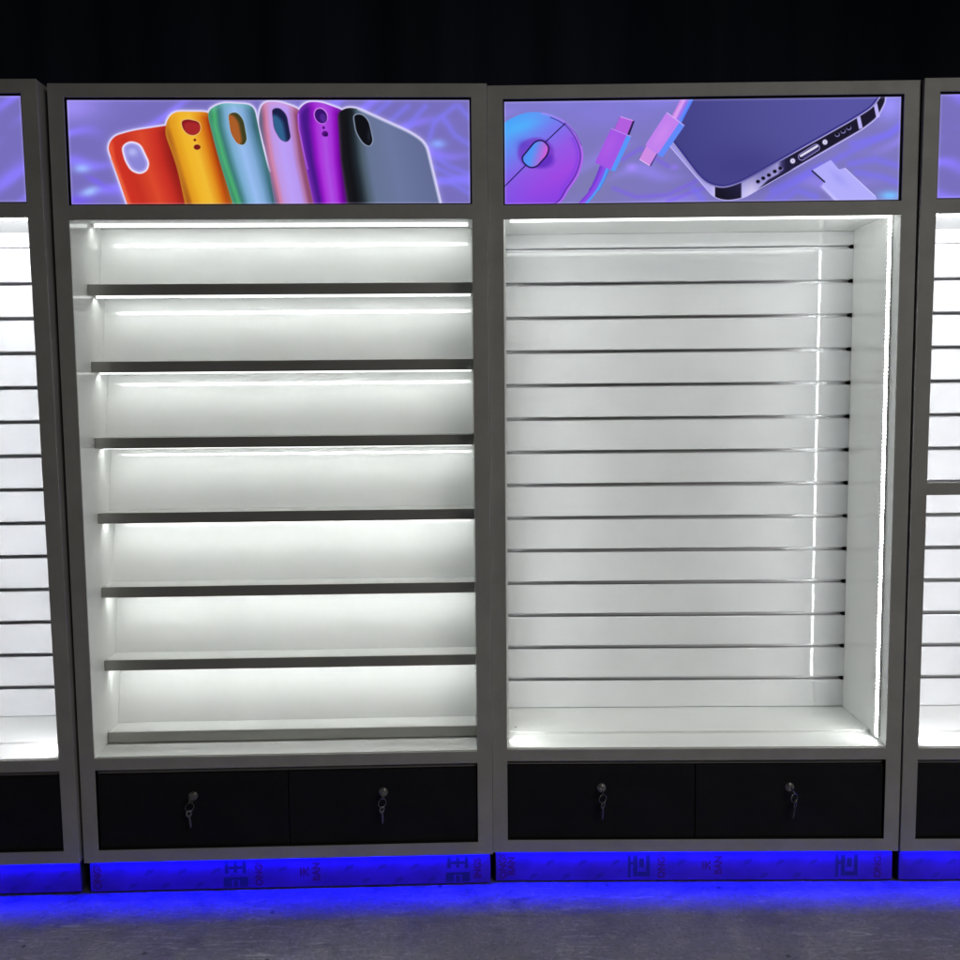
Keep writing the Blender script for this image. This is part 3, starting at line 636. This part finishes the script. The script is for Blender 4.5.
# ------------------------------------------------------------------ keys in the four drawer locks
def bow_key(bm, c, rot, blade=.026):
    """flat key: ring-shaped bow, blade with notches, local -Z along the blade"""
    rot3 = rot.to_3x3(); torus(bm, c, .0072, .0030, rot, 24, 6, .35)
    def P(x, y, z): return Vector(c) + rot3 @ Vector((x, y, z))
    pts = [(-.0028, -.0095), (.0028, -.0095), (.0028, -.014)]
    for i in range(5):
        z = -.014 - i * (blade - .006) / 5; pts += [(.0036, z), (.0022 + .0008 * (i % 2), z - .002)]
    pts += [(.0, -.0105 - blade), (-.0028, -.0085 - blade)]
    f = [bm.verts.new(P(x, -.0009, z)) for x, z in pts]; b = [bm.verts.new(P(x, .0009, z)) for x, z in pts]; n = len(pts)
    bm.faces.new(f); bm.faces.new(b[::-1])
    for i in range(n): bm.faces.new((f[i], f[(i + 1) % n], b[(i + 1) % n], b[i]))
def key_set(cab, lu, lean, label):
    t = thing('key_set', label, 'keys', (0, 0, 0), (0, 0, 0), 'keys left in the drawer locks')
    t.matrix_world = cab.matrix_basis @ Matrix.Translation((lu, .0, .2945))
    R = Matrix.Rotation
    bm = bmesh.new(); bow_key(bm, (0, -.0155, 0), R(lean, 4, 'Y') @ R(math.radians(-90), 4, 'X') @ R(math.radians(62), 4, 'Z'), .012); obj('key', bm, M['key'], t)
    bm = bmesh.new(); torus(bm, (lean * .02, -.0150, -.0310 + .0075), .0125, .0009, R(.5, 4, 'Z')); obj('key_ring', bm, M['chrome'], t, smooth=True)
    bm = bmesh.new(); bow_key(bm, (lean * .03, -.0150, -.0440), R(lean * .4, 4, 'Y') @ R(.75, 4, 'Z'), .032); obj('key', bm, M['key'], t)
key_set(CL, .3225, -.25, 'small keys on a ring in the lock of the left drawer below the tilted shelves')
key_set(CL, .8785, -.1, 'small keys on a ring in the lock of the right drawer below the tilted shelves')
key_set(CR, .3225, .08, 'small keys on a ring in the lock of the left drawer below the slat wall')
key_set(CR, .8785, .35, 'small keys on a ring in the lock of the right drawer below the slat wall')

# ------------------------------------------------------------------ floor and dark hall
bm = bmesh.new(); vs = [bm.verts.new(p) for p in ((-9, -7, Z_FLOOR), (9, -7, Z_FLOOR), (9, 5.2, Z_FLOOR), (-9, 5.2, Z_FLOOR))]; bm.faces.new(vs)
o = obj('floor', bm, M['floor']); o['kind'] = 'structure'
bm = bmesh.new(); n = 160; A = []; B = []
for i in range(n + 1):
    x = -9 + 18 * i / n; y = 4.6 + .05 * math.sin(x * 9) + .03 * math.sin(x * 23 + 1)
    A.append(bm.verts.new((x, y, Z_FLOOR))); B.append(bm.verts.new((x, y, 5.)))
for i in range(n): bm.faces.new((A[i], A[i + 1], B[i + 1], B[i]))
o = obj('wall', bm, M['cloth'], smooth=True); o['kind'] = 'structure'

# ------------------------------------------------------------------ light of the hall, world, camera
L = bpy.data.lights.new('hall_light', 'AREA'); L.shape = 'RECTANGLE'; L.size = 2.4; L.size_y = 1.4; L.energy = 30; L.spread = math.radians(105); L.color = (1, .97, .91)
lo = bpy.data.objects.new('hall_light', L); COL.objects.link(lo); lo.location = (2.8, -2.2, 4.0)
lo.rotation_euler = (Vector((0, 1.9, -1.4)) - lo.location).to_track_quat('-Z', 'Y').to_euler()
w = bpy.data.worlds.new('World'); S.world = w; w.use_nodes = True
bg = w.node_tree.nodes['Background']; bg.inputs['Color'].default_value = (.6, .62, .7, 1); bg.inputs['Strength'].default_value = .004

cam = bpy.data.cameras.new('camera'); co = bpy.data.objects.new('camera', cam); COL.objects.link(co); S.camera = co
F, PITCH, ROLL = 919.795, -.08405, -.00918
cam.sensor_width = 36; cam.lens = 36 * F / 960; cam.clip_start = .05; cam.clip_end = 100
cp, sp, cr, sr = math.cos(PITCH), math.sin(PITCH), math.cos(ROLL), math.sin(ROLL)
fwd = Vector((0, cp, sp)); up = Vector((0, -sp, cp)); rt = Vector((1, 0, 0))
r2 = cr * rt + sr * up; u2 = -sr * rt + cr * up
mw = Matrix((r2, u2, -fwd)).transposed().to_4x4(); mw.translation = (0, 0, 1.43577); co.matrix_world = mw

S.render.engine = 'CYCLES'; c = S.cycles
c.use_denoising = True; c.max_bounces = 10; c.diffuse_bounces = 6; c.glossy_bounces = 5; c.caustics_reflective = False; c.caustics_refractive = False
c.sample_clamp_indirect = 6.; c.use_light_tree = True
S.view_settings.view_transform = 'Standard'; S.view_settings.look = 'None'; S.view_settings.exposure = .22; S.view_settings.gamma = 1
